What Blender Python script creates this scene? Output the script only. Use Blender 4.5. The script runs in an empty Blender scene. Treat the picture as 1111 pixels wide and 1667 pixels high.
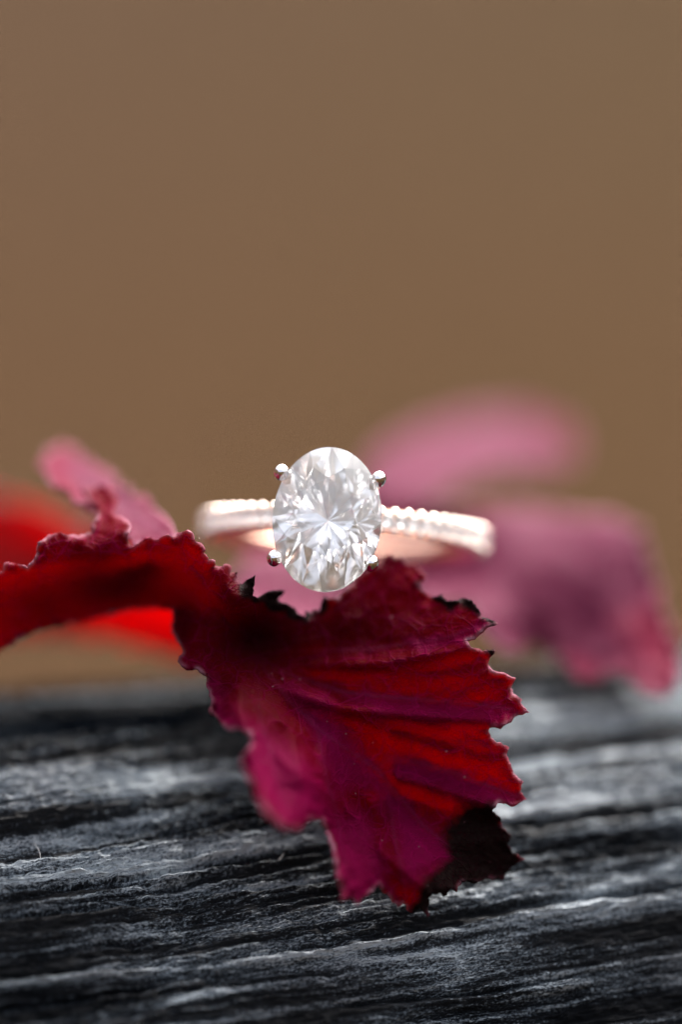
import bpy, bmesh, math, random
import numpy as np
from mathutils import Vector, Matrix, geometry

# One Blender unit is one centimetre: this is a macro photograph of a ring.
random.seed(4)
scene = bpy.context.scene
C = scene.collection
scene.unit_settings.system = 'METRIC'
scene.unit_settings.scale_length = 0.01

# ------------------------------------------------------------------ camera
PITCH = math.radians(8.0)
DIST = 35.0                       # lens to stone
PXCM = 7.0 / 1667.0               # cm per photo pixel in the plane of focus
cam_rot = Matrix.Rotation(math.radians(90) - PITCH, 3, 'X')
c_right, c_up, c_back = cam_rot.col[0].copy(), cam_rot.col[1].copy(), cam_rot.col[2].copy()
cam_pos = c_back * DIST
cd = bpy.data.cameras.new('camera')
cam = bpy.data.objects.new('camera', cd)
C.objects.link(cam)
cam.matrix_world = Matrix.Translation(cam_pos) @ cam_rot.to_4x4()
cd.sensor_fit = 'VERTICAL'
cd.sensor_height = 36.0
cd.sensor_width = 24.0
cd.lens = 180.0
cd.clip_start = 1.0
cd.clip_end = 60000.0
cd.dof.use_dof = True
cd.dof.focus_distance = DIST - 0.05
cd.dof.aperture_fstop = 0.050
cd.dof.aperture_blades = 0
scene.camera = cam

# ------------------------------------------------------------------ world, sun, exposure
SUN_EL, SUN_AZ = math.radians(52), math.radians(25)     # azimuth measured from +Y towards +X (behind the leaf)
w = bpy.data.worlds.new("World")
scene.world = w
w.use_nodes = True
nt = w.node_tree
nt.nodes.clear()
sky = nt.nodes.new('ShaderNodeTexSky')
sky.sky_type = 'NISHITA'
sky.sun_disc = False
sky.sun_elevation = SUN_EL
sky.sun_rotation = SUN_AZ
sky.air_density = 0.5
sky.dust_density = 10.0
sky.ozone_density = 1.0
bg = nt.nodes.new('ShaderNodeBackground')
bg.inputs['Strength'].default_value = 0.15
out = nt.nodes.new('ShaderNodeOutputWorld')
hs = nt.nodes.new('ShaderNodeHueSaturation')            # thin overcast: less blue than a clear sky
hs.inputs['Saturation'].default_value = 0.45
nt.links.new(sky.outputs[0], hs.inputs['Color'])
nt.links.new(hs.outputs[0], bg.inputs[0])
nt.links.new(bg.outputs[0], out.inputs[0])

sd = bpy.data.lights.new('sun', 'SUN')
sd.energy = 0.6
sd.angle = math.radians(35)
sd.color = (1.0, 0.95, 0.88)
sun = bpy.data.objects.new('sun', sd)
C.objects.link(sun)
sdir = Vector((math.sin(SUN_AZ) * math.cos(SUN_EL), math.cos(SUN_AZ) * math.cos(SUN_EL), math.sin(SUN_EL)))
sun.rotation_euler = sdir.to_track_quat('Z', 'Y').to_euler()
sun.location = sdir * 200

vs = scene.view_settings
vs.view_transform = 'Standard'
vs.look = 'None'
vs.exposure = 2.25
vs.gamma = 1.0
cy = scene.cycles
cy.max_bounces = 24
cy.transmission_bounces = 20
cy.glossy_bounces = 8
cy.diffuse_bounces = 6
cy.use_denoising = True
cy.sample_clamp_indirect = 12.0


# ------------------------------------------------------------------ helpers
def P(px, py, d=0.0):
    """A point of the place, given where it shows in the picture and how many cm behind the stone it lies."""
    k = (DIST + d) / DIST * PXCM
    return c_right * ((px - 555.5) * k) + c_up * ((833.5 - py) * k) - c_back * d


def Pn(px, py, d):
    k = (DIST + d) / DIST * PXCM
    R, U, B = (np.array(v) for v in (c_right, c_up, c_back))
    return ((px - 555.5) * k)[:, None] * R + ((833.5 - py) * k)[:, None] * U - d[:, None] * B


def hash2(i, j, seed):
    n = (i.astype(np.int64) * 374761393 + j.astype(np.int64) * 668265263 + seed * 1274126177) & 0xFFFFFFFF
    n = ((n ^ (n >> 13)) * 1103515245) & 0xFFFFFFFF
    n = ((n ^ (n >> 16)) * 2246822519) & 0xFFFFFFFF
    return ((n ^ (n >> 15)) & 0xFFFF) / 32767.5 - 1.0


def vnoise(x, y, seed=0):
    xi, yi = np.floor(x), np.floor(y)
    fx, fy = x - xi, y - yi
    fx = fx * fx * fx * (fx * (fx * 6 - 15) + 10)
    fy = fy * fy * fy * (fy * (fy * 6 - 15) + 10)
    a, b = hash2(xi, yi, seed), hash2(xi + 1, yi, seed)
    c, d = hash2(xi, yi + 1, seed), hash2(xi + 1, yi + 1, seed)
    return (a * (1 - fx) + b * fx) * (1 - fy) + (c * (1 - fx) + d * fx) * fy


def link_mesh(name, verts, faces, mat=None, parent=None, smooth=False):
    me = bpy.data.meshes.new(name)
    me.from_pydata([tuple(v) for v in verts], [], faces)
    me.update()
    if smooth:
        me.polygons.foreach_set('use_smooth', [True] * len(me.polygons))
    if mat:
        me.materials.append(mat)
    o = bpy.data.objects.new(name, me)
    C.objects.link(o)
    o.parent = parent
    return o


def link_bm(name, bm, mat=None, parent=None, smooth=False):
    bmesh.ops.recalc_face_normals(bm, faces=bm.faces)
    me = bpy.data.meshes.new(name)
    bm.to_mesh(me)
    bm.free()
    if smooth:
        me.polygons.foreach_set('use_smooth', [True] * len(me.polygons))
    if mat:
        me.materials.append(mat)
    o = bpy.data.objects.new(name, me)
    C.objects.link(o)
    o.parent = parent
    return o


def thing(name, label, cat, matrix=None, group=None):
    o = bpy.data.objects.new(name, None)
    o.empty_display_size = 0.3
    C.objects.link(o)
    if matrix is not None:
        o.matrix_world = matrix
    tag(o, label, cat, group)
    return o


def tag(o, label, cat, group=None):
    o['label'] = label
    o['category'] = cat
    if group:
        o['group'] = group


class NT:
    """small wrapper for writing node materials"""
    def __init__(self, name):
        self.m = bpy.data.materials.new(name)
        self.m.use_nodes = True
        self.t = self.m.node_tree
        self.t.nodes.clear()
        self.out = self.t.nodes.new('ShaderNodeOutputMaterial')

    def n(self, typ, inputs=None, **props):
        nd = self.t.nodes.new(typ)
        for k, v in props.items():
            setattr(nd, k, v)
        for k, v in (inputs or {}).items():
            s = nd.inputs[k]
            if isinstance(v, bpy.types.NodeSocket):
                self.t.links.new(v, s)
            else:
                s.default_value = v
        return nd

    def mix(self, f, a, b, mode='MIX'):
        nd = self.n('ShaderNodeMix', data_type='RGBA', blend_type=mode)
        for i, v in ((0, f), (6, a), (7, b)):
            if isinstance(v, bpy.types.NodeSocket):
                self.t.links.new(v, nd.inputs[i])
            else:
                nd.inputs[i].default_value = v if i == 0 else (*v, 1)
        return nd.outputs[2]

    def ramp(self, f, stops):
        nd = self.n('ShaderNodeValToRGB', {'Fac': f})
        els = nd.color_ramp.elements
        while len(els) < len(stops):
            els.new(0.5)
        for e, (p, c) in zip(els, stops):
            e.position = p
            e.color = (*c, 1) if len(c) == 3 else c
        return nd.outputs[0]

    def math(self, op, a, b=0.0, clamp=False):
        nd = self.n('ShaderNodeMath', operation=op, use_clamp=clamp)
        for i, v in ((0, a), (1, b)):
            if isinstance(v, bpy.types.NodeSocket):
                self.t.links.new(v, nd.inputs[i])
            else:
                nd.inputs[i].default_value = v
        return nd.outputs[0]

    def attr(self, name):
        return self.n('ShaderNodeAttribute', attribute_name=name).outputs['Fac']

    def finish(self, shader):
        self.t.links.new(shader, self.out.inputs['Surface'])
        return self.m


# ------------------------------------------------------------------ materials
def leaf_material(name, base, base2, trans, dark, sheen_rough=0.42, trans_fac=0.55, spec=0.5, pale=(0.50, 0.24, 0.31)):
    b = NT(name)
    co = b.n('ShaderNodeTexCoord').outputs['Object']
    blotch = b.n('ShaderNodeTexNoise', {'Vector': co, 'Scale': 2.2, 'Detail': 5.0, 'Roughness': 0.6}).outputs['Fac']
    fine = b.n('ShaderNodeTexNoise', {'Vector': co, 'Scale': 55.0, 'Detail': 3.0}).outputs['Fac']
    wob = b.n('ShaderNodeTexNoise', {'Vector': co, 'Scale': 6.0, 'Detail': 2.0}).outputs['Color']
    wv = b.mix(0.08, (0, 0, 0), wob)
    cw = b.n('ShaderNodeVectorMath', {0: co, 1: wv}, operation='ADD').outputs[0]
    v1 = b.n('ShaderNodeTexVoronoi', {'Vector': cw, 'Scale': 5.5}, feature='DISTANCE_TO_EDGE').outputs['Distance']
    v2 = b.n('ShaderNodeTexVoronoi', {'Vector': cw, 'Scale': 15.0}, feature='DISTANCE_TO_EDGE').outputs['Distance']
    l1 = b.math('SUBTRACT', 1.0, b.math('MULTIPLY', v1, 22.0, True), True)
    l2 = b.math('SUBTRACT', 1.0, b.math('MULTIPLY', v2, 14.0, True), True)
    net = b.math('MAXIMUM', b.math('MULTIPLY', l1, 0.7), b.math('MULTIPLY', l2, 0.45))
    vein = b.attr('vein')
    burn = b.attr('burn')
    dk = b.attr('maroon_shade')
    ed = b.attr('rim')
    mot = b.math('MULTIPLY', b.math('SUBTRACT', blotch, 0.35), 2.2, True)
    bl = b.attr('bloom')
    c0 = b.mix(bl, base2, base)  # sky sheen painted into the base colour, against the backlit red
    c1 = b.mix(b.math('MULTIPLY', b.math('SUBTRACT', 1.0, mot), 0.35), c0, (0.02, 0.0005, 0.002))
    c1 = b.mix(b.math('MULTIPLY', fine, 0.35), c1, tuple(x * 0.45 for x in base2))
    c1 = b.mix(b.math('MULTIPLY', net, 0.5), c1, tuple(x * 1.6 for x in base))
    c1 = b.mix(b.math('MULTIPLY', vein, b.math('ADD', b.math('MULTIPLY', blotch, 0.9), -0.05, True)), c1, (0.19, 0.02, 0.075))
    c1 = b.mix(dk, c1, dark)  # painted dark zones; on the front leaf they stand for blocked backlight
    c1 = b.mix(b.math('MULTIPLY', ed, 0.8), c1, pale)  # edge highlight painted pale into the colour
    burnc = b.ramp(fine, [(0.3, (0.004, 0.002, 0.003)), (0.75, (0.026, 0.013, 0.011))])
    bf = b.math('MULTIPLY', burn, b.math('ADD', b.math('MULTIPLY', fine, 0.5), 0.75), True)
    c1 = b.mix(bf, c1, burnc)
    t1 = b.mix(mot, tuple(x * 0.75 for x in trans), trans)
    t1 = b.mix(b.math('MULTIPLY', bl, 0.7), t1, tuple(x * 0.55 for x in trans))
    t1 = b.mix(b.math('MULTIPLY', net, 0.7), t1, tuple(x * 0.5 for x in trans))
    t1 = b.mix(dk, t1, tuple(x * 1.4 for x in dark))
    t1 = b.mix(b.math('MULTIPLY', vein, 0.6), t1, (0.25, 0.01, 0.02))
    t1 = b.mix(bf, t1, (0.008, 0.003, 0.003))
    sp = b.n('ShaderNodeTexVoronoi', {'Vector': co, 'Scale': 16.0, 'Randomness': 1.0}).outputs
    spk = b.math('LESS_THAN', sp['Distance'], b.math('MULTIPLY', b.math('SUBTRACT', b.n('ShaderNodeSeparateColor', {0: sp['Color']}).outputs[0], 0.72), 0.5))
    c1 = b.mix(b.math('MULTIPLY', spk, 0.8), c1, (0.35, 0.16, 0.18))
    h = b.math('ADD', b.math('MULTIPLY', net, 0.7), b.math('MULTIPLY', fine, 0.6))
    bump = b.n('ShaderNodeBump', {'Height': h, 'Strength': 0.8, 'Distance': 0.014}).outputs[0]
    rough = b.math('ADD', b.math('MULTIPLY', fine, 0.25), sheen_rough - 0.1)
    pb = b.n('ShaderNodeBsdfPrincipled', {'Base Color': c1, 'Roughness': rough, 'Normal': bump,
                                          'Specular IOR Level': spec})
    tr = b.n('ShaderNodeBsdfTranslucent', {'Color': t1, 'Normal': bump})
    mx = b.n('ShaderNodeMixShader', {0: trans_fac, 1: pb.outputs[0], 2: tr.outputs[0]})
    return b.finish(mx.outputs[0])


M_LEAF = leaf_material('crimson_leaf', (0.26, 0.003, 0.066), (0.16, 0.0008, 0.006), (0.44, 0.0022, 0.009), (0.002, 0.0003, 0.0004), trans_fac=0.53, spec=0.014, sheen_rough=0.4)
M_LEAF_RED = leaf_material('scarlet_leaf', (0.14, 0.003, 0.006), (0.12, 0.002, 0.004), (0.95, 0.010, 0.005), (0.05, 0.004, 0.006), spec=0.03, trans_fac=0.6)
M_LEAF_PINK = leaf_material('rosy_leaf', (0.155, 0.028, 0.068), (0.20, 0.002, 0.030), (0.34, 0.004, 0.02), (0.03, 0.001, 0.004), trans_fac=0.4, sheen_rough=0.5, spec=0.03)


def metal(name, col, rough):
    b = NT(name)
    co = b.n('ShaderNodeTexCoord').outputs['Object']
    n = b.n('ShaderNodeTexNoise', {'Vector': co, 'Scale': 40.0, 'Detail': 3.0}).outputs['Fac']
    r = b.math('ADD', b.math('MULTIPLY', n, 0.1), rough - 0.05)
    bump = b.n('ShaderNodeBump', {'Height': n, 'Strength': 0.12, 'Distance': 0.01}).outputs[0]
    pb = b.n('ShaderNodeBsdfPrincipled', {'Base Color': (*col, 1), 'Metallic': 1.0, 'Roughness': r, 'Normal': bump})
    return b.finish(pb.outputs[0])


M_ROSE = metal('rose_gold', (0.84, 0.50, 0.37), 0.2)
M_WHITE = metal('white_gold', (0.86, 0.83, 0.83), 0.10)


def gem_material(name, milk=0.0):
    b = NT(name)
    g = b.n('ShaderNodeBsdfPrincipled', {'Base Color': (1, 1, 1, 1), 'Roughness': 0.0, 'IOR': 2.42,
                                         'Transmission Weight': 1.0})
    df = b.n('ShaderNodeBsdfDiffuse', {'Color': (0.95, 0.93, 0.88, 1)})
    mx = b.n('ShaderNodeMixShader', {0: milk, 1: g.outputs[0], 2: df.outputs[0]})
    return b.finish(mx.outputs[0])


M_GEM = gem_material('diamond', 0.08)
M_GEM_SMALL = gem_material('small_diamond', 0.15)


def wood_material():
    b = NT('weathered_wood')
    gr = b.attr('grain')
    uvn = b.n('ShaderNodeUVMap', uv_map='log').outputs[0]
    m1 = b.n('ShaderNodeMapping', {'Vector': uvn, 'Scale': (7.0, 40.0, 1.0)}).outputs[0]
    n1 = b.n('ShaderNodeTexNoise', {'Vector': m1, 'Scale': 1.0, 'Detail': 6.0, 'Roughness': 0.65}).outputs['Fac']
    m2 = b.n('ShaderNodeMapping', {'Vector': uvn, 'Scale': (20.0, 110.0, 1.0)}).outputs[0]
    n2 = b.n('ShaderNodeTexNoise', {'Vector': m2, 'Scale': 1.0, 'Detail': 4.0, 'Roughness': 0.6}).outputs['Fac']
    m3 = b.n('ShaderNodeMapping', {'Vector': uvn, 'Scale': (0.7, 2.6, 1.0)}).outputs[0]
    n3 = b.n('ShaderNodeTexNoise', {'Vector': m3, 'Scale': 1.0, 'Detail': 4.0, 'Roughness': 0.6}).outputs['Fac']
    m5 = b.n('ShaderNodeMapping', {'Vector': uvn, 'Scale': (45.0, 85.0, 1.0)}).outputs[0]
    n5 = b.n('ShaderNodeTexNoise', {'Vector': m5, 'Scale': 1.0, 'Detail': 2.0, 'Roughness': 0.6}).outputs['Fac']
    f = b.math('ADD', b.math('MULTIPLY', n1, 0.5), b.math('MULTIPLY', n2, 0.5))
    f = b.math('ADD', f, b.math('MULTIPLY', b.math('SUBTRACT', n5, 0.5), 0.7))
    f = b.math('ADD', f, b.math('MULTIPLY', b.math('SUBTRACT', gr, 0.5), 0.5))
    f = b.math('ADD', f, b.math('MULTIPLY', b.math('SUBTRACT', n3, 0.5), 0.5))
    f = b.math('ADD', f, b.math('MULTIPLY', b.attr('light_and_streaks'), 0.55))  # painted highlights and shade of the log, with random streaks
    col = b.ramp(f, [(0.38, (0.0015, 0.0022, 0.0035)), (0.50, (0.006, 0.008, 0.0115)), (0.57, (0.032, 0.040, 0.049)), (0.66, (0.155, 0.185, 0.21)), (0.78, (0.42, 0.47, 0.50))])
    n4 = b.n('ShaderNodeTexNoise', {'Vector': uvn, 'Scale': 0.8, 'Detail': 3.0}).outputs['Fac']
    tint = b.ramp(n4, [(0.45, (1, 1, 1)), (0.75, (1.1, 0.85, 0.75))])
    col = b.mix(0.35, col, tint, 'MULTIPLY')
    h = b.math('ADD', b.math('ADD', n1, b.math('MULTIPLY', n2, 0.7)), b.math('MULTIPLY', n5, 0.35))
    bump = b.n('ShaderNodeBump', {'Height': h, 'Strength': 1.0, 'Distance': 0.045}).outputs[0]
    pb = b.n('ShaderNodeBsdfPrincipled', {'Base Color': col, 'Roughness': 0.6, 'Specular IOR Level': b.math('MULTIPLY', b.math('ADD', b.attr('light_and_streaks'), 0.35, True), 0.6), 'Normal': bump})
    return b.finish(pb.outputs[0])


M_WOOD = wood_material()


def ground_material():
    b = NT('dry_grass_and_leaf_litter')
    co = b.n('ShaderNodeTexCoord').outputs['Object']
    n1 = b.n('ShaderNodeTexNoise', {'Vector': co, 'Scale': 0.004, 'Detail': 6.0, 'Roughness': 0.6}).outputs['Fac']
    n2 = b.n('ShaderNodeTexNoise', {'Vector': co, 'Scale': 0.7, 'Detail': 8.0, 'Roughness': 0.7}).outputs['Fac']
    c = b.ramp(n2, [(0.3, (0.018, 0.0104, 0.0068)), (0.5, (0.040, 0.0252, 0.0176)), (0.7, (0.077, 0.047, 0.035))])
    far = b.math('MULTIPLY', b.math('SUBTRACT', n1, 0.38), 3.5, True)
    c = b.mix(b.math('MULTIPLY', far, 0.6), c, (0.042, 0.035, 0.016))
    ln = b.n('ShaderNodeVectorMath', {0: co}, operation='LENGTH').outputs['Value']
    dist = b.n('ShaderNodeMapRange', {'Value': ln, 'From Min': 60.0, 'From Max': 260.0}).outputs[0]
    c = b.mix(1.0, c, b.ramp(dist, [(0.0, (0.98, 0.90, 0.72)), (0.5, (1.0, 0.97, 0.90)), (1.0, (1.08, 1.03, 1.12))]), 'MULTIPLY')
    bump = b.n('ShaderNodeBump', {'Height': n2, 'Strength': 0.8, 'Distance': 0.6}).outputs[0]
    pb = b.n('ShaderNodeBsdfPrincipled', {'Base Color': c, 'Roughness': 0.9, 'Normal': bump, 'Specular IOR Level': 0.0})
    return b.finish(pb.outputs[0])


# ------------------------------------------------------------------ the log
LOG_R = 3.0
ax = (c_right * 1.0 + c_up * 0.045 - c_back * 0.20).normalized()
crest = P(0, 1135, 2.15)
lc = crest - c_up * LOG_R
l_up = (c_up - ax * c_up.dot(ax)).normalized()
l_fr = ax.cross(l_up)
if l_fr.dot(c_back) < 0:
    l_fr = -l_fr


def build_log():
    u = np.concatenate([np.linspace(-32, -3.2, 60, endpoint=False), np.linspace(-3.2, 8.0, 900), np.linspace(8.1, 38, 60)])
    # angle from the crest: positive comes down the near side
    t = np.concatenate([np.radians(np.linspace(-180, -32, 70, endpoint=False)), np.radians(np.linspace(-32, 100, 900)),
                        np.radians(np.linspace(102, 180, 36, endpoint=False))])
    U, T = np.meshgrid(u, t, indexing='ij')
    V = T * LOG_R
    # periodic far side: fade noise towards the seam underneath
    seam = np.clip((math.pi - np.abs(T)) / 0.5, 0, 1)
    W = V + 0.085 * U + 0.07 * vnoise(U / 4.0, V / 1.3, 1) + 0.014 * vnoise(U / 1.1, V / 0.5, 2) + 0.012 * vnoise(U / 0.22, V / 0.12, 22)
    h = 0.11 * vnoise(U / 5.0 + 3, W / 1.1, 3) + 0.045 * vnoise(U / 2.4, W / 0.42, 4)
    # broad ridges and hollows running along the grain
    def band(c0, wd, a, u0=None, uw=1.0):
        g = a * np.exp(-((W - c0) / wd) ** 2)
        if u0 is not None:
            g = g * np.exp(-((U - u0) / uw) ** 2)
        return g
    h += band(1.55, 0.30, 0.12, 0.3, 2.2) + band(0.95, 0.35, -0.10, 0.0, 2.5) + band(0.2, 0.45, -0.06)
    h += band(2.55, 0.22, 0.05, 1.0, 2.0)
    def rg(x, y, sd_):
        return 1.0 - 2.0 * np.abs(vnoise(x, y, sd_)) ** 0.8
    g1 = rg(U / 2.0, W / 0.13, 5)
    g2 = rg(U / 1.5, W / 0.060, 6)
    g3 = rg(U / 0.60, W / 0.026, 7)
    g4 = vnoise(U / 0.065, W / 0.018, 8)
    g5 = rg(U / 0.14, W / 0.036, 9)
    patch = np.clip(vnoise(U / 0.9, W / 0.5, 31) * 1.5 + 0.5, 0, 1)
    h += 0.007 * g1 + 0.008 * g2 + 0.012 * g3 + 0.016 * g4 + 0.018 * g5 * (0.4 + 0.6 * patch)
    # drying cracks: narrow grooves that follow the grain and end
    c1 = vnoise(U / 3.0 + 9, W / 0.30, 11)
    on = np.clip(vnoise(U / 1.6, W / 0.6, 12) * 2 + 0.4, 0, 1)
    h -= 0.07 * np.exp(-(c1 / 0.07) ** 2) * on
    c2 = vnoise(U / 1.3 + 5, W / 0.12, 13)
    on2 = np.clip(vnoise(U / 0.8, W / 0.4, 14) * 2 + 0.2, 0, 1)
    h -= 0.030 * np.exp(-(c2 / 0.10) ** 2) * on2
    # a few long open cracks with torn lips
    A, UP, FR, O = (np.array(v) for v in (ax, l_up, l_fr, lc))
    b0 = O + U[..., None] * A + (LOG_R * np.cos(T))[..., None] * UP + (LOG_R * np.sin(T))[..., None] * FR
    R_, U_, B_ = (np.array(v) for v in (c_right, c_up, c_back))
    k0 = (DIST - (b0 @ B_)) / DIST * PXCM
    px0, py0 = 555.5 + (b0 @ R_) / k0, 833.5 - (b0 @ U_) / k0
    vis = np.sin(T) > 0
    for (xa, ya, xb, yb, dep, wid) in ((-60, 1452, 330, 1408, .07, 3.5), (150, 1434, 560, 1388, .05, 3.0), (-60, 1492, 260, 1462, .07, 3.5), (300, 1452, 620, 1424, .05, 3), (330, 1560, 760, 1508, .05, 3.5),
                                       (-40, 1590, 300, 1560, .05, 3.5), (500, 1640, 1000, 1585, .06, 4), (700, 1500, 1160, 1440, .06, 5), (-60, 1215, 330, 1190, .06, 6), (780, 1350, 1160, 1320, .07, 7), (420, 1345, 560, 1330, .06, 4)):
        tt = (px0 - xa) / (xb - xa)
        yc = ya + (yb - ya) * tt + 5 * vnoise(U / 0.6, U * 0 + ya, 51) + 2 * vnoise(U / 0.15, U * 0 + ya, 52)
        fade = np.clip(tt * 6, 0, 1) * np.clip((1 - tt) * 6, 0, 1) * vis
        wv = wid * (0.5 + 0.8 * np.clip(vnoise(U / 0.5, U * 0 + ya, 53) + 0.4, 0, 1))
        h -= dep * fade * np.exp(-((py0 - yc) / wv) ** 2)
        h += dep * 0.5 * fade * np.exp(-((py0 - yc - wid * 2.6) / (wid * 1.6)) ** 2)
    h *= seam
    Rr = LOG_R + h
    A, UP, FR, O = (np.array(v) for v in (ax, l_up, l_fr, lc))
    co = O + U[..., None] * A + (Rr * np.cos(T))[..., None] * UP + (Rr * np.sin(T))[..., None] * FR
    nu, ntt = U.shape
    idx = np.arange(nu * ntt).reshape(nu, ntt)
    a = idx[:-1, :]
    b = idx[1:, :]
    quads = np.stack([a, b, np.roll(b, -1, 1), np.roll(a, -1, 1)], -1).reshape(-1, 4)
    verts = co.reshape(-1, 3)
    e0 = len(verts)
    verts = np.vstack([verts, O + u[0] * A, O + u[-1] * A])
    tris = []
    for j in range(ntt):
        k = (j + 1) % ntt
        tris.append((e0, idx[0, j], idx[0, k]))
        tris.append((e0 + 1, idx[-1, k], idx[-1, j]))
    tris = np.array(tris)
    me = bpy.data.meshes.new('log')
    me.vertices.add(len(verts))
    me.vertices.foreach_set('co', verts.astype(np.float32).ravel())
    nl = len(quads) * 4 + len(tris) * 3
    me.loops.add(nl)
    me.polygons.add(len(quads) + len(tris))
    me.loops.foreach_set('vertex_index', np.concatenate([quads.ravel(), tris.ravel()]).astype(np.int32))
    ls = np.concatenate([np.arange(len(quads)) * 4, len(quads) * 4 + np.arange(len(tris)) * 3]).astype(np.int32)
    me.polygons.foreach_set('loop_start', ls)
    me.polygons.foreach_set('use_smooth', np.ones(len(ls), dtype=bool))
    me.update()
    me.validate()
    uvc = np.vstack([np.stack([U, W], -1).reshape(-1, 2), [[0, 0], [0, 0]]])
    uvl = me.uv_layers.new(name='log')
    li = np.empty(len(me.loops), dtype=np.int32)
    me.loops.foreach_get('vertex_index', li)
    uvl.data.foreach_set('uv', uvc[li].astype(np.float32).ravel())
    # highlights and shade painted as patches along the grain, plus random streaks
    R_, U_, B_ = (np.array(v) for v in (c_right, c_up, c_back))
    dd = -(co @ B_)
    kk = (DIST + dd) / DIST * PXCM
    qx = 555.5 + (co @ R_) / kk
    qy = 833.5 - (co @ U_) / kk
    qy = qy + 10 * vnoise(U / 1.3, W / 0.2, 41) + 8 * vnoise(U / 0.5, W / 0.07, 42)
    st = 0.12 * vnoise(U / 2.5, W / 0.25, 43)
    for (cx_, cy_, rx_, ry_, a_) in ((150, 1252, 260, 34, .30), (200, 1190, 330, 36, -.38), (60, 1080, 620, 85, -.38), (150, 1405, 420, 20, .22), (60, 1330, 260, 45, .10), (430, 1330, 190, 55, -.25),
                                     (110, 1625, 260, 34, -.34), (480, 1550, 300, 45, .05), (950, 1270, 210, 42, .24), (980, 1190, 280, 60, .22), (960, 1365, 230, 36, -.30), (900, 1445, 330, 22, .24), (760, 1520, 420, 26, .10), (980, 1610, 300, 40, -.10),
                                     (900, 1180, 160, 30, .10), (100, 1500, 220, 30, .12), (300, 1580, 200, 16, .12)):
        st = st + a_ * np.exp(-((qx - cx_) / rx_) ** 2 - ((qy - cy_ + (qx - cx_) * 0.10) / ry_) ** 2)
    st = np.where(T < -0.02, np.minimum(st, -0.75), st)          # far side painted dark to suppress its grazing sky sheen
    a2 = me.attributes.new('light_and_streaks', 'FLOAT', 'POINT')
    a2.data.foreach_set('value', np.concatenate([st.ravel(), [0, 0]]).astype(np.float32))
    at = me.attributes.new('grain', 'FLOAT', 'POINT')
    gv = np.clip(0.5 + 0.30 * g1 + 0.25 * g2 + 0.15 * g3, 0, 1).ravel()
    at.data.foreach_set('value', np.concatenate([gv, [0.5, 0.5]]).astype(np.float32))
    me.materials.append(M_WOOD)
    o = bpy.data.objects.new('log', me)
    C.objects.link(o)
    tag(o, 'weathered grey cracked log lying across the bottom under the red leaves', 'log')
    return o


log = build_log()

# ------------------------------------------------------------------ the ground
GZ = lc.z - LOG_R + 0.25


def build_ground():
    rs = [0, 6, 12, 20, 30, 45, 70, 110, 150, 200, 270, 350, 450, 600, 800, 1000, 1250, 1500, 2200, 4000, 12000, 30000]
    vv, ff = [(0, 0, GZ)], []
    n = 64
    for r in rs[1:]:
        for k in range(n):
            a = 2 * math.pi * k / n
            x, y = r * math.cos(a), r * math.sin(a)
            z = GZ + (0.25 * math.sin(x * 0.21 + 1) * math.cos(y * 0.17) if r > 8 else 0) - (0.3 if r < 30 else 0)
            q = min(1.0, max(0.0, (r - 110) / 1400))          # bank added behind the log to block the bright horizon sky
            z += 560 * q * q * (3 - 2 * q) * max(0.0, min(1.0, 0.5 + 1.2 * math.sin(a)))
            vv.append((x, y, z))
    for k in range(n):
        ff.append((0, 1 + k, 1 + (k + 1) % n))
    for i in range(len(rs) - 2):
        for k in range(n):
            a, b_ = 1 + i * n + k, 1 + i * n + (k + 1) % n
            ff.append((a, a + n, b_ + n, b_))
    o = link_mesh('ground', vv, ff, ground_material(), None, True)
    o['kind'] = 'structure'


build_ground()


# ------------------------------------------------------------------ leaves
def in_poly(x, y, poly):
    inside = np.zeros(len(x), bool)
    n = len(poly)
    j = n - 1
    for i in range(n):
        xi, yi = poly[i]
        xj, yj = poly[j]
        if yi != yj:
            c = ((yi > y) != (yj > y)) & (x < (xj - xi) * (y - yi) / (yj - yi) + xi)
            inside ^= c
        j = i
    return inside


def seg_dist(x, y, line):
    """distance to a polyline and the signed side (positive = below / right of travel in picture axes), and run along it"""
    best = np.full(len(x), 1e9)
    side = np.zeros(len(x))
    run = np.zeros(len(x))
    acc = 0.0
    for (x0, y0), (x1, y1) in zip(line[:-1], line[1:]):
        dx, dy = x1 - x0, y1 - y0
        L = math.hypot(dx, dy)
        t = np.clip(((x - x0) * dx + (y - y0) * dy) / (L * L), 0, 1)
        ex, ey = x - (x0 + t * dx), y - (y0 + t * dy)
        d = np.hypot(ex, ey)
        m = d < best
        best = np.where(m, d, best)
        side = np.where(m, np.sign(dx * (y - y0) - dy * (x - x0)), side)
        run = np.where(m, acc + t * L, run)
        acc += L
    return best, side, run, acc


def tps(ctrl):
    c = np.array(ctrl, float)
    X, Z = c[:, :2] / 300.0, c[:, 2]
    n = len(X)
    D = np.hypot(X[:, None, 0] - X[None, :, 0], X[:, None, 1] - X[None, :, 1])
    K = np.where(D > 0, D * D * np.log(D + 1e-12), 0) + np.eye(n) * 0.003
    Pm = np.hstack([np.ones((n, 1)), X])
    A = np.block([[K, Pm], [Pm.T, np.zeros((3, 3))]])
    s = np.linalg.solve(A, np.concatenate([Z, [0, 0, 0]]))

    def f(x, y):
        x, y = x / 300.0, y / 300.0
        D = np.hypot(x[:, None] - X[None, :, 0], y[:, None] - X[None, :, 1])
        return (np.where(D > 0, D * D * np.log(D + 1e-12), 0) @ s[:n]) + s[n] + s[n + 1] * x + s[n + 2] * y
    return f


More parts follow.
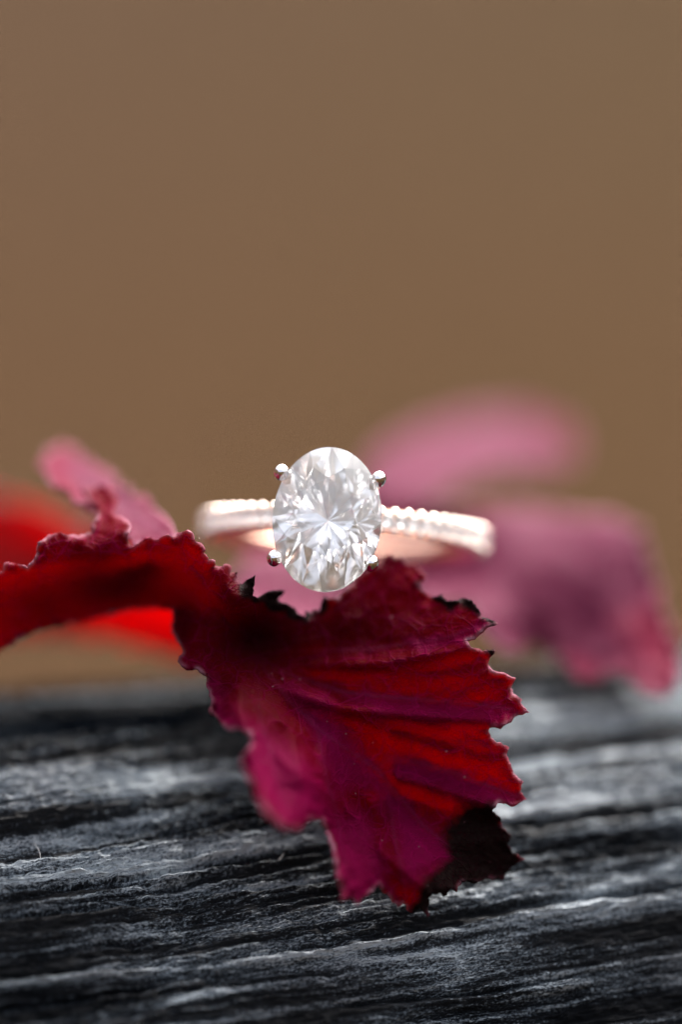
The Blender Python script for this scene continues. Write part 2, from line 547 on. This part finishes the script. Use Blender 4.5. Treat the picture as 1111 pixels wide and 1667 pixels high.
def densify(poly, step, jag, seed):
    out_ = []
    n = len(poly)
    acc = 0.0
    for i in range(n):
        x0, y0 = poly[i]
        x1, y1 = poly[(i + 1) % n]
        L = math.hypot(x1 - x0, y1 - y0)
        k = max(1, int(L / step))
        nx, ny = (y1 - y0) / max(L, 1e-6), -(x1 - x0) / max(L, 1e-6)
        for q in range(k):
            t = q / k
            s = acc + t * L
            j = 0.0
            if q:
                a = np.array([s / 9.0]); b_ = np.array([s / 3.7])
                z = np.zeros(1)
                j = jag * (0.7 * float(vnoise(a, z, seed)[0]) + 0.5 * float(vnoise(b_, z, seed + 1)[0])) * min(1, q, k - q)
            out_.append((x0 + (x1 - x0) * t + nx * j, y0 + (y1 - y0) * t + ny * j))
        acc += L
    return out_


def blade(name, outline, ctrl, mat, parent, veins=(), burns=(), maroon_shade=(), step=4.0, jag=2.0, seed=0,
          crinkle=0.02, curl=0.05, thick=0.018, pleat_default=(30, 0.05), sheen_tints=(), sheen_tint0=0.0):
    pts = densify(outline, step, jag, seed)
    poly = np.array(pts)
    x0, y0 = poly.min(0)
    x1, y1 = poly.max(0)
    gx, gy = np.meshgrid(np.arange(x0, x1, step), np.arange(y0, y1, step * 0.87), indexing='ij')
    gx = gx + (np.arange(gx.shape[1])[None, :] % 2) * step * 0.5
    gx, gy = gx.ravel(), gy.ravel()
    m = in_poly(gx, gy, pts)
    gx, gy = gx[m], gy[m]
    ring = pts + [pts[0]]
    ed, _, _, _ = seg_dist(gx, gy, ring)
    m = ed > step * 0.55
    gx, gy = gx[m], gy[m]
    nb = len(pts)
    allp = [Vector(p) for p in pts] + [Vector((a, b_)) for a, b_ in zip(gx, gy)]
    res = geometry.delaunay_2d_cdt(allp, [], [list(range(nb))], 1, 1e-4)
    v2 = np.array([tuple(v) for v in res[0]])
    faces = [tuple(f) for f in res[2]]
    x, y = v2[:, 0], v2[:, 1]
    ed, _, _, _ = seg_dist(x, y, ring)
    d = tps(ctrl)(x, y)
    vein = np.zeros(len(x))
    for vn in veins:
        line, wd, amp = vn[:3]
        strength = vn[3] if len(vn) > 3 else 1.0
        dist, side, run, tot = seg_dist(x, y, line)
        tap = np.clip(run / 60.0, 0.1, 1) * np.clip((tot - run) / 40.0 + 0.35, 0, 1)
        s = dist * side
        # pleat: comes towards the lens on the low side of the vein, then falls back
        up = np.where(s > 0, np.where(s < wd, s / wd, np.clip(2 - s / wd, 0, 1)), 0)
        lo = np.where(s < 0, np.clip(1 + s / (wd * 0.6), 0, 1), 0) * 0.0
        end = (dist > 0)
        up = up * (0.75 + 0.25 * up)
        d = d - amp * 1.2 * up * tap * end
        wv = 1.5 + 2.2 * np.clip(1 - run / max(tot, 1), 0, 1)
        ridge = np.exp(-(dist / wv) ** 2) * strength * np.clip(run / 120.0 + 0.1, 0, 1)
        vein = np.maximum(vein, ridge)
        d = d - 0.012 * np.exp(-(dist / (wv * 1.4)) ** 2)
    d = d + crinkle * (vnoise(x / 38, y / 38, seed + 3) + 0.5 * vnoise(x / 15, y / 15, seed + 4) + 0.25 * vnoise(x / 7, y / 7, seed + 5))
    d = d + curl * np.exp(-ed / 9.0) * (vnoise(x / 13, y / 13, seed + 6) * 1.6)
    burn = np.zeros(len(x))
    for (poly_b, soft) in burns:
        bx = x + 9 * vnoise(x / 17, y / 17, seed + 8) + 3 * vnoise(x / 6, y / 6, seed + 18)
        by = y + 9 * vnoise(x / 17, y / 17, seed + 9) + 3 * vnoise(x / 6, y / 6, seed + 19)
        ins = in_poly(bx, by, poly_b)
        bd, _, _, _ = seg_dist(bx, by, poly_b + [poly_b[0]])
        burn = np.maximum(burn, np.where(ins, np.clip(0.5 + bd / soft, 0, 1), np.clip(0.5 - bd / soft, 0, 1)))
    bloom = np.full(len(x), sheen_tint0)
    for (poly_b, soft, val) in sheen_tints:
        bx = x + 7 * vnoise(x / 23, y / 23, seed + 28) + 2 * vnoise(x / 7, y / 7, seed + 29)
        by = y + 7 * vnoise(x / 23, y / 23, seed + 30)
        ins = in_poly(bx, by, poly_b)
        bd, _, _, _ = seg_dist(bx, by, poly_b + [poly_b[0]])
        wgt = np.where(ins, np.clip(0.5 + bd / soft, 0, 1), np.clip(0.5 - bd / soft, 0, 1))
        bloom = bloom * (1 - wgt) + val * wgt
    mr = np.zeros(len(x))
    for (mx, my, rx, ry, a) in maroon_shade:
        mr = np.maximum(mr, a * np.exp(-((x - mx) / rx) ** 2 - ((y - my) / ry) ** 2))
    rim = np.exp(-(ed / 3.0) ** 2) * np.clip(0.55 + 0.6 * vnoise(x / 12, y / 12, seed + 10), 0, 1)
    co = Pn(x, y, d)
    inv = np.array(parent.matrix_world.inverted()) if parent else np.eye(4)
    if parent:
        co = co @ inv[:3, :3].T + inv[:3, 3]
    o = link_mesh(name, co, faces, mat, parent, True)
    me = o.data
    for nm, arr in (('vein', vein), ('burn', burn), ('maroon_shade', mr), ('bloom', bloom), ('rim', rim)):
        at = me.attributes.new(nm, 'FLOAT', 'POINT')
        at.data.foreach_set('value', arr.astype(np.float32))
    sm = o.modifiers.new('thickness', 'SOLIDIFY')
    sm.thickness = thick
    sm.offset = 0.0
    return o


# --- the front leaf: arm to the left, main lobe hanging over the log
front = thing('autumn_leaf', 'large dark crimson leaf with charred tips hanging over the front of the log', 'leaf',
              Matrix.Translation(P(430, 1050, 0)))
F_OUT = [(-40, 1085), (0, 1060), (62, 1027), (124, 1013), (207, 994), (248, 990), (281, 994), (283, 1010), (279, 1027), (290, 1045),
         (298, 1060), (290, 1078), (306, 1091), (322, 1090), (337, 1101), (336, 1118), (345, 1139), (343, 1160), (356, 1172), (369, 1188), (390, 1188), (407, 1193),
         (409, 1209), (396, 1228), (391, 1247), (403, 1268), (415, 1295), (425, 1312), (437, 1328), (450, 1338), (464, 1352), (474, 1346), (485, 1354), (496, 1340), (507, 1332),
         (523, 1335), (534, 1360), (541, 1376), (545, 1398), (548, 1422), (555, 1447), (556, 1466), (570, 1460), (582, 1474), (590, 1462), (604, 1452), (617, 1439),
         (624, 1452), (631, 1455), (640, 1470), (649, 1476), (658, 1470), (669, 1485), (684, 1478), (698, 1492), (697, 1475), (701, 1458), (716, 1452), (723, 1460), (734, 1447),
         (744, 1452), (752, 1434), (775, 1437), (798, 1430), (820, 1432), (832, 1412), (854, 1398), (834, 1387), (825, 1374), (832, 1358), (819, 1348), (816, 1332),
         (802, 1322), (812, 1306), (834, 1312), (857, 1302), (848, 1288), (852, 1272), (836, 1258), (833, 1244), (824, 1230), (829, 1218), (819, 1212), (806, 1206), (796, 1192),
         (798, 1184), (816, 1186), (831, 1176), (840, 1166), (862, 1160), (850, 1148), (850, 1138), (834, 1128), (831, 1120), (840, 1104), (822, 1097), (806, 1094), (797, 1084), (796, 1076), (806, 1060),
         (790, 1060), (768, 1054), (760, 1043), (774, 1040), (787, 1028), (794, 1020), (811, 1016), (796, 1008), (783, 1004), (780, 992), (769, 978), (756, 974), (746, 978), (728, 980), (720, 968),
         (703, 973), (694, 964), (682, 952), (697, 938), (688, 930), (674, 917), (664, 918), (655, 906), (645, 909), (634, 897), (626, 906), (618, 920), (600, 925), (572, 950), (548, 976),
         (527, 972), (523, 985), (520, 995), (512, 992), (508, 999), (498, 995), (496, 1005), (484, 998), (480, 990), (470, 984), (457, 982), (451, 976), (464, 962), (448, 961), (433, 965), (420, 974),
         (411, 970), (413, 952), (416, 936), (404, 943), (394, 953), (384, 945), (386, 932), (373, 936), (375, 922), (366, 918), (357, 924), (348, 922), (350, 914), (340, 912),
         (331, 901), (333, 892), (326, 884), (318, 881), (314, 868), (304, 863), (290, 868), (286, 872), (270, 871), (258, 878), (243, 874), (228, 882), (213, 890), (205, 875), (213, 862), (211, 852), (198, 843), (184, 840), (190, 826),
         (194, 812), (184, 806), (188, 796), (176, 794), (165, 790), (150, 795), (132, 798), (145, 815), (160, 838), (150, 850), (149, 866), (130, 874), (112, 872), (99, 866), (80, 872), (62, 884), (60, 900),
         (54, 911), (44, 925), (28, 918), (8, 917), (4, 930), (-12, 935), (-40, 940)]
F_CTRL = [(-40, 1000, .15), (0, 920, .10), (0, 1050, .5), (60, 890, .05), (110, 875, .15), (150, 1000, .75), (150, 920, .25), (160, 800, .75), (195, 830, .45), (210, 880, .05),
          (250, 985, .7), (300, 870, .0), (300, 930, .2), (380, 930, .05), (400, 960, .0), (410, 1040, .22), (290, 1020, .35), (300, 1080, .05), (340, 1140, -.15), (410, 1210, -.45),
          (400, 1260, -.75), (470, 1345, -1.0), (450, 1200, -.2), (530, 1340, -.18), (560, 1460, -.6), (610, 1440, -.3), (650, 1470, -.12), (700, 1480, -.06), (690, 1350, .04), (560, 1200, -.02),
          (470, 985, .25), (550, 980, .35), (640, 905, .55), (700, 970, .30), (760, 990, .12), (800, 1015, .05), (850, 1150, .0), (800, 1080, .02), (850, 1300, .05), (800, 1420, .15), (850, 1400, .2), (640, 1090, .12), (520, 1060, .25), (720, 1200, .1), (680, 1290, .17), (715, 1400, -.03), (790, 1330, .1)]
F_VEINS = [([(415, 1070), (470, 1140), (520, 1190), (615, 1254), (690, 1345), (766, 1409), (800, 1425)], 78, 0.15),
           ([(440, 1090), (560, 1128), (647, 1137), (755, 1144), (858, 1160)], 26, 0.11),
           ([(615, 1254), (636, 1234), (690, 1244), (750, 1262), (853, 1302)], 30, 0.13),
           ([(430, 1100), (500, 1160), (517, 1187), (531, 1274), (545, 1317), (560, 1400), (566, 1460)], 40, 0.12, 0.6),
           ([(615, 1254), (634, 1290), (640, 1350), (652, 1410), (665, 1478)], 34, -0.05, 0.6),
           ([(470, 1060), (600, 1058), (723, 1040), (780, 1022), (809, 1016)], 24, 0.09),
           ([(430, 1030), (520, 1010), (600, 960), (640, 905)], 30, 0.05, 0.6),
           ([(400, 1040), (340, 960), (300, 910), (290, 875)], 26, 0.05, 0.5),
           ([(400, 1040), (280, 950), (150, 930), (0, 960)], 30, 0.06, 0.5),
           ([(420, 1090), (420, 1160), (440, 1230), (470, 1340)], 30, 0.12, 0.6),
           ([(647, 1137), (720, 1165), (800, 1196)], 18, 0.03, 0.4),
           ([(700, 1141), (760, 1110), (800, 1086)], 20, 0.03, 0.4),
           ([(600, 1058), (690, 1085), (790, 1075)], 20, 0.03, 0.4),
           ([(560, 1128), (660, 1180), (740, 1205), (830, 1222)], 22, 0.05, 0.5),
           ([(690, 1345), (740, 1350), (800, 1350)], 20, 0.03, 0.4)]
F_BURN = [([(722, 1352), (745, 1318), (785, 1300), (812, 1312), (860, 1400), (825, 1440), (752, 1445), (705, 1500), (668, 1492), (680, 1442), (735, 1394)], 18),
          ([(682, 955), (705, 980), (735, 990), (770, 1000), (800, 1020), (820, 1016), (790, 970), (720, 960)], 8),
          ([(380, 930), (392, 965), (425, 990), (470, 1005), (500, 1012), (530, 990), (530, 960), (420, 925)], 8),
          ([(790, 1055), (798, 1066), (812, 1062), (806, 1050)], 6)]
F_SHADE = [(420, 1035, 120, 75, 0.88), (550, 1030, 140, 50, 0.6), (370, 1120, 50, 50, 0.5), (230, 965, 120, 50, 0.5), (60, 980, 70, 40, .35), (300, 1010, 40, 60, 0.6)]  # shade painted in where little light comes through the leaf
F_SHEEN = [([(470, 1120), (530, 1140), (575, 1205), (620, 1256), (695, 1345), (760, 1405), (700, 1420), (665, 1440), (648, 1380), (636, 1330), (600, 1280), (540, 1290), (516, 1200)], 30, 1.0),  # pleats facing the sky, their sheen painted magenta
           ([(634, 1238), (665, 1232), (730, 1252), (800, 1275), (856, 1300), (810, 1312), (740, 1296), (680, 1284), (640, 1262)], 26, .9),
           ([(560, 1128), (650, 1136), (760, 1146), (860, 1161), (800, 1180), (720, 1182), (620, 1166)], 26, .75),
           ([(290, 1075), (340, 1100), (380, 1165), (430, 1190), (500, 1240), (535, 1300), (600, 1330), (618, 1380), (640, 1470), (560, 1480), (500, 1350), (450, 1350), (400, 1260), (340, 1160)], 34, .9),
           ([(660, 1045), (740, 1030), (800, 1006), (812, 1018), (770, 1045), (690, 1065)], 10, .8)]
front_blade = blade('leaf_blade', F_OUT, F_CTRL, M_LEAF, front, F_VEINS, F_BURN, F_SHADE, sheen_tints=F_SHEEN, step=4.0, jag=2.2, seed=20, crinkle=0.022, curl=0.045)

# the part of the leaf that curls up and away at the left, its topside sky sheen painted pale
LOBE = [(62, 756), (72, 738), (92, 728), (118, 732), (145, 746), (176, 770), (212, 798), (250, 828), (280, 852), (292, 876), (262, 892), (232, 888), (206, 880), (186, 862),
        (160, 845), (132, 824), (100, 802), (76, 782)]
LOBE_C = [(65, 755, 1.5), (110, 732, 1.9), (110, 800, .9), (180, 775, 1.5), (165, 845, .6), (240, 822, 1.1), (220, 885, .35), (288, 874, .3), (262, 888, .2)]
blade('leaf_lobe', LOBE, LOBE_C, M_LEAF_PINK, front, [([(260, 870), (180, 812), (90, 757)], 30, .05)], step=5, jag=8, seed=40, curl=0.06, sheen_tint0=0.5,
      sheen_tints=[([(55, 760), (66, 735), (92, 724), (100, 745), (92, 765), (130, 800), (170, 835), (200, 870), (190, 880), (130, 835), (90, 805)], 20, 0.0), ([(110, 745), (180, 790), (260, 850), (270, 880), (210, 850), (140, 800)], 30, 1.0), ([(60, 720), (110, 720), (120, 750), (70, 790)], 24, .1)])

# --- scarlet leaf far left
red = thing('autumn_leaf', 'bright scarlet out of focus leaf behind the arched leaf at the far left', 'leaf', Matrix.Translation(P(150, 1000, 3.2)))
R_OUT = [(-60, 790), (0, 808), (60, 822), (120, 850), (180, 868), (250, 905), (320, 960), (350, 1020), (345, 1075), (300, 1078), (230, 1055), (170, 1042), (110, 1040), (50, 1035), (-60, 1045)]
R_CTRL = [(-60, 800, 4.2), (0, 900, 3.6), (100, 860, 3.4), (100, 1035, 3.0), (250, 920, 3.0), (330, 1000, 2.8), (300, 1075, 2.8), (-60, 1040, 3.3)]
blade('leaf_blade', R_OUT, R_CTRL, M_LEAF_RED, red, [([(340, 1060), (200, 960), (0, 870)], 60, .1), ([(280, 1010), (140, 1000), (0, 985)], 40, .08)], step=8, jag=6, seed=50)

# --- rosy leaf behind the ring, lying over the log on the right
back = thing('autumn_leaf', 'rosy pink blurred leaf behind the ring at the right of the log', 'leaf', Matrix.Translation(P(800, 980, 2.6)))
B_OUT = [(372, 940), (410, 905), (470, 890), (540, 880), (585, 850), (590, 790), (610, 740), (645, 718), (700, 694), (760, 678), (830, 672), (880, 678), (918, 692), (938, 718), (932, 750), (896, 768),
         (850, 762), (800, 768), (750, 782), (715, 805), (700, 826), (740, 822), (800, 826), (860, 828), (930, 838), (1000, 842), (1045, 862), (1058, 900), (1072, 950), (1088, 1010), (1108, 1060), (1104, 1110), (1085, 1135), (1050, 1128),
         (1020, 1100), (992, 1095), (968, 1112), (930, 1098), (900, 1062), (868, 1050), (838, 1062), (805, 1050), (780, 1020), (760, 985), (700, 985), (620, 1005), (540, 1015), (470, 1010), (420, 985), (385, 965)]
B_CTRL = [(372, 940, 1.9), (470, 1005, .85), (470, 892, 3.3), (560, 945, 2.9), (590, 800, 3.3), (620, 720, 4.6), (700, 680, 5.2), (925, 700, 5.2), (830, 655, 5.8), (820, 765, 4.2), (930, 760, 4.6), (740, 790, 3.6), (640, 850, 2.9), (700, 826, 2.9), (700, 900, 3.1), (700, 940, 2.8), (700, 985, 1.9), (800, 830, 3.1), (1000, 845, 2.8), (900, 950, 2.3),
          (1050, 950, 2.3), (1105, 1060, 1.9), (1085, 1130, 1.5), (960, 1105, 1.7), (840, 1055, 2.0), (1000, 1050, 1.85), (780, 1010, 1.9), (620, 1000, 1.2)]
blade('leaf_blade', B_OUT, B_CTRL, M_LEAF_PINK, back,
      [([(620, 960), (760, 930), (900, 960), (1080, 1090)], 60, .035), ([(660, 900), (800, 880), (1040, 900)], 50, .01), ([(620, 880), (680, 780), (780, 715), (930, 700)], 50, .06)],
      maroon_shade=[(720, 835, 70, 25, .8), (600, 960, 60, 40, .5)], sheen_tint0=1.0,
      sheen_tints=[([(1010, 1010), (1060, 980), (1080, 990), (1115, 1060), (1110, 1120), (1080, 1130), (1030, 1080)], 60, 0.0), ([(620, 830), (700, 826), (800, 830), (800, 850), (640, 870)], 30, .1),
              ([(840, 655), (950, 690), (945, 740), (900, 745), (880, 700)], 40, .4), ([(840, 1060), (1060, 1150), (1060, 1110), (900, 1055)], 20, 0.3)], step=7, jag=5, seed=60, crinkle=0.025, curl=0.08)


# ------------------------------------------------------------------ the ring
def brilliant(ax_, by_, crown, pav, table=0.54, star=0.75, low=0.30, girdle=0.035, seg=4):
    """an oval brilliant cut: table, star, bezel, upper and lower girdle and pavilion main facets"""
    bm = bmesh.new()
    c225 = math.cos(math.radians(22.5))
    rj = random.Random(11)

    def V(r, a, z):
        a = math.radians(a)
        return bm.verts.new((ax_ * r * math.sin(a), by_ * r * math.cos(a), z))
    zt = girdle / 2 + crown
    tb = [V(table, k * 45, zt) for k in range(8)]
    zs = girdle / 2 + crown * (1 - star * c225) / (1 - table)
    st = [V(star, k * 45 + 22.5, zs) for k in range(8)]
    zl = -girdle / 2 - pav * (1 - low * c225)
    lw = [V(low * (1 + rj.uniform(-.35, .6) * (seg > 1)), k * 45 + 22.5, zl + rj.uniform(-.004, .012) * (seg > 1)) for k in range(8)]
    cu = V(0, 0, -girdle / 2 - pav)
    n = 16 * seg
    top, bot = [], []
    for i in range(n):
        a = i * 360 / n
        sag = 1 - math.cos(math.radians(11.25)) / math.cos(math.radians((a % 22.5) - 11.25))
        top.append(V(1, a, girdle / 2 - sag * crown * 1.6))
        bot.append(V(1, a, -girdle / 2 + sag * pav * 1.0))
    bm.faces.new(tb)
    for k in range(8):
        bm.faces.new((tb[k], tb[(k + 1) % 8], st[k]))
        bm.faces.new((tb[k], st[k], top[(2 * k) * seg], st[k - 1]))
        if seg > 1 and k in (1, 2, 4, 6, 7):      # some pavilion mains are themselves cut into four small facets
            rr_ = 0.52 + rj.uniform(-0.16, 0.14)
            mid = V(rr_, k * 45 + rj.uniform(-7, 7), -girdle / 2 - pav * (1 - rr_) - rj.uniform(0.001, 0.012))
            g_ = bot[(2 * k) * seg]
            for tri in ((cu, lw[k - 1], mid), (lw[k - 1], g_, mid), (g_, lw[k], mid), (lw[k], cu, mid)):
                bm.faces.new(tri)
        else:
            bm.faces.new((cu, lw[k - 1], bot[(2 * k) * seg], lw[k]))
        for h in range(2):
            i0 = (2 * k + h) * seg
            arc = [top[(i0 + q) % n] for q in range(seg + 1)]
            for q in range(seg):
                bm.faces.new((st[k], arc[q + 1], arc[q]))
            arc = [bot[(i0 + q) % n] for q in range(seg + 1)]
            for q in range(seg):
                bm.faces.new((lw[k], arc[q], arc[q + 1]))
    for i in range(n):
        j = (i + 1) % n
        bm.faces.new((top[i], top[j], bot[j], bot[i]))
    return bm


RING_TILT, RING_YAW, RING_ROLL = math.radians(7.0), math.radians(5.0), math.radians(-3.0)
r_rot = cam_rot @ Matrix.Rotation(RING_ROLL, 3, 'Z') @ Matrix.Rotation(-RING_YAW, 3, 'Y') @ Matrix.Rotation(-RING_TILT, 3, 'X')
HEAD = 1.43
HY = -0.068                      # the head sits a little low on the band
stone_c = P(533, 846, 0)
ring_c = stone_c - r_rot @ Vector((0, HY, HEAD))
RM = Matrix.Translation(ring_c) @ r_rot.to_4x4()
ring = thing('engagement_ring', 'rose gold ring with a large oval diamond and small diamonds along its band', 'ring', RM)

RI, RO, HW = 0.85, 1.005, 0.084          # inner and outer radius of the band, half width


def build_band():
    bm = bmesh.new()
    n = 160
    prof_t = []
    rings = []
    for k in range(n):
        a = 2 * math.pi * k / n
        fr = math.cos(a)                       # 1 at the head, -1 at the back
        hw = HW if fr > -0.2 else HW * (1 - 0.12 * min(1, (-0.2 - fr)))
        pave = fr > -0.35
        ro = RO
        if pave:   # channel floor with two raised rails
            prof = [(-hw * .7, RI), (0, RI - .012), (hw * .7, RI), (hw, RI + .03), (hw, ro - .075), (hw * .93, ro - .055), (hw * .72, ro - .05), (hw * .66, ro - .06), (-hw * .66, ro - .06), (-hw * .72, ro - .05), (-hw * .93, ro - .055), (-hw, ro - .075), (-hw, RI + .03)]
        else:
            prof = [(-hw * .7, RI), (0, RI - .012), (hw * .7, RI), (hw, RI + .03), (hw * .97, ro - .05), (hw * .85, ro - .02), (hw * .6, ro), (hw * .3, ro + .006), (-hw * .3, ro + .006), (-hw * .6, ro), (-hw * .85, ro - .02), (-hw * .97, ro - .05), (-hw, RI + .03)]
        rings.append([bm.verts.new((r * math.sin(a), y, r * math.cos(a))) for y, r in prof])
    m = len(rings[0])
    for k in range(n):
        A, B = rings[k], rings[(k + 1) % n]
        for j in range(m):
            bm.faces.new((A[j], A[(j + 1) % m], B[(j + 1) % m], B[j]))
    o = link_bm('band', bm, M_ROSE, ring, True)
    bv = o.modifiers.new('bevel', 'BEVEL')
    bv.width = 0.006
    bv.segments = 2
    bv.limit_method = 'ANGLE'
    bv.angle_limit = math.radians(35)
    return o


build_band()

cs = link_bm('centre_stone', brilliant(0.375, 0.499, 0.125, 0.36), M_GEM, ring)
cs.location = (0, HY, HEAD)
cs['label'] = 'large clear oval brilliant diamond'

# pave stones, one object each, sharing one mesh; beads between them
pm = brilliant(0.052, 0.062, 0.020, 0.036, girdle=0.008, seg=1)
pave0 = link_bm('pave_stone', pm, M_GEM_SMALL, ring)
bmb = bmesh.new()
bmesh.ops.create_icosphere(bmb, subdivisions=2, radius=0.030)
for v_ in bmb.verts:
    v_.co.z *= 1.3
M_BEAD = metal('pale_gold', (0.93, 0.78, 0.69), 0.2)
bead0 = link_bm('bead', bmb, M_BEAD, ring, True)
bead0['label'] = 'tiny metal bead holding small diamonds'
STEP = math.radians(5.9)
A0 = math.radians(10)
first_p = first_b = True
for side in (-1, 1):
    for k in range(15):
        a = side * (A0 + STEP * k)
        o = pave0 if first_p else pave0.copy()
        if not first_p:
            C.objects.link(o)
        first_p = False
        o.parent = ring
        rr = RO + 0.004
        o.location = (rr * math.sin(a), 0, rr * math.cos(a))
        o.rotation_euler = (0, a, 0)
        for sy in (-1, 1):
            ab = side * (A0 + STEP * (k + 0.5))
            o = bead0 if first_b else bead0.copy()
            if not first_b:
                C.objects.link(o)
            first_b = False
            o.parent = ring
            o.rotation_euler = (0, ab, 0)
            o.location = ((RO - .008) * math.sin(ab), sy * HW * 0.80, (RO - .008) * math.cos(ab))


def tube(bm, path, radii, n=12):
    rings_ = []
    for i, (p, r) in enumerate(zip(path, radii)):
        d = (path[min(i + 1, len(path) - 1)] - path[max(i - 1, 0)]).normalized()
        s = d.cross(Vector((0, 1, 0.3))).normalized()
        t = d.cross(s)
        rings_.append([bm.verts.new(p + s * (r * math.cos(2 * math.pi * k / n)) + t * (r * math.sin(2 * math.pi * k / n))) for k in range(n)])
    for A, B in zip(rings_[:-1], rings_[1:]):
        for k in range(n):
            bm.faces.new((A[k], A[(k + 1) % n], B[(k + 1) % n], B[k]))
    bm.faces.new(rings_[0][::-1])
    bm.faces.new(rings_[-1])


def prong(cx, cy_):
    """claw prong: a leg from the base of the head to the girdle with a pointed four-sided tip over the stone"""
    v = Vector((cx, cy_, 0))
    out_ = v.normalized()
    bm = bmesh.new()
    path = [Vector((cx * .22, cy_ * .16, HEAD - .40)), Vector((cx * .55, cy_ * .50, HEAD - .26)), Vector((cx * .88, cy_ * .86, HEAD - .10)), Vector((cx * .985, cy_ * .985, HEAD - 0.01)), Vector((cx * .99, cy_ * .99, HEAD + .035))]
    tube(bm, path, [.030, .032, .035, .037, .034])
    o = link_bm('prong', bm, M_WHITE, ring, True)
    o.location = (0, HY, 0)
    # claw tip
    bm = bmesh.new()
    out_ = Vector((0.12, 1, 0)).normalized()
    s = Vector((-out_.y, out_.x, 0))
    c = Vector((cx, cy_, HEAD + .035)) * 1.0
    z = Vector((0, 0, 1))
    L1, L2, wd, hh = .092, .092, .084, .092
    lv = []
    for (f, sc) in ((-0.03, .92), (0.012, 1.0), (0.036, .62)):
        lv.append([bm.verts.new(c + out_ * (L1 * sc) + z * f), bm.verts.new(c + s * (wd * sc) + z * f), bm.verts.new(c - out_ * (L2 * sc) + z * f), bm.verts.new(c - s * (wd * sc) + z * f)])
    ap = bm.verts.new(c + z * hh)
    for A, B in zip(lv[:-1], lv[1:]):
        for k in range(4):
            bm.faces.new((A[k], A[(k + 1) % 4], B[(k + 1) % 4], B[k]))
    for k in range(4):
        bm.faces.new((lv[-1][k], lv[-1][(k + 1) % 4], ap))
    bm.faces.new(lv[0][::-1])
    t = link_bm('claw_tip', bm, M_WHITE, o, True)
    sb = t.modifiers.new('rounding', 'SUBSURF')
    sb.levels = sb.render_levels = 3
    return o


# prong positions measured in the plane of the stone
inv = r_rot.inverted()
for (px, py) in ((457, 767), (617, 780), (447, 909), (606, 919)):
    q = inv @ (P(px, py, -0.035) - stone_c)
    prong(q.x, q.y)

# gallery rail under the girdle and the bridge down to the band
bm = bmesh.new()
n = 64
rail = []
for k in range(n):
    a = 2 * math.pi * k / n
    c = Vector((0.21 * math.sin(a), 0.27 * math.cos(a), HEAD - .26))
    o_ = Vector((math.sin(a), math.cos(a), 0))
    rail.append([bm.verts.new(c + o_ * (.022 * math.cos(b_)) + Vector((0, 0, .022 * math.sin(b_)))) for b_ in [2 * math.pi * j / 8 for j in range(8)]])
for k in range(n):
    A, B = rail[k], rail[(k + 1) % n]
    for j in range(8):
        bm.faces.new((A[j], A[(j + 1) % 8], B[(j + 1) % 8], B[j]))
link_bm('gallery_rail', bm, M_ROSE, ring, True).location = (0, HY, 0)


# ------------------------------------------------------------------ bits of fibre caught on the wood and the leaf
def wood_fac():
    b = NT('pale_fibre')
    co = b.n('ShaderNodeTexCoord').outputs['Object']
    nz = b.n('ShaderNodeTexNoise', {'Vector': co, 'Scale': 12.0}).outputs['Fac']
    c = b.ramp(nz, [(0.3, (0.35, 0.33, 0.32)), (0.7, (0.6, 0.58, 0.55))])
    return b.finish(b.n('ShaderNodeBsdfPrincipled', {'Base Color': c, 'Roughness': 0.6}).outputs[0])


M_FIB = wood_fac()
dg = bpy.context.evaluated_depsgraph_get()


def on_log(px, py):
    o = cam_pos
    d = (P(px, py, 3) - cam_pos).normalized()
    hit, loc, nrm, _ = log.ray_cast(o, d)
    return loc, nrm


def fibre(pts, r, label):
    bm = bmesh.new()
    tube(bm, pts, [r * (1 - 0.6 * i / (len(pts) - 1)) for i in range(len(pts))], 6)
    o = link_bm('fibre', bm, M_FIB, None, True)
    tag(o, label, 'fibre', 'stray fibres on the wood')
    return o


rng = random.Random(3)
for (x0, y0, x1, y1, lift, label) in ((36, 1243, 50, 1264, .03, 'short pale fibre standing up near the bright ridge at the left of the log'),
                                      (484, 1590, 484, 1640, .03, 'upright pale fibre on the log near the bottom, below the leaf'),
                                      (55, 1372, 68, 1400, .015, 'thin bent fibre with a tan speck on the left of the log'),
                                      (95, 1418, 118, 1440, .012, 'pale splinter fibre lifting from the long crack at the left'),
                                      (452, 1404, 466, 1384, .015, 'faint fibre on the log left of the hanging leaf tip')):
    a, na = on_log(x0, y0)
    b_, nb_ = on_log(x1, y1)
    if a is None:
        continue
    pts = []
    for i in range(9):
        t = i / 8
        pts.append(a.lerp(b_, t) + na * (lift * math.sin(math.pi * (0.15 + 0.7 * t)) + .004) + ax * (0.012 * math.sin(t * 4)))
    fibre(pts, 0.0035, label)
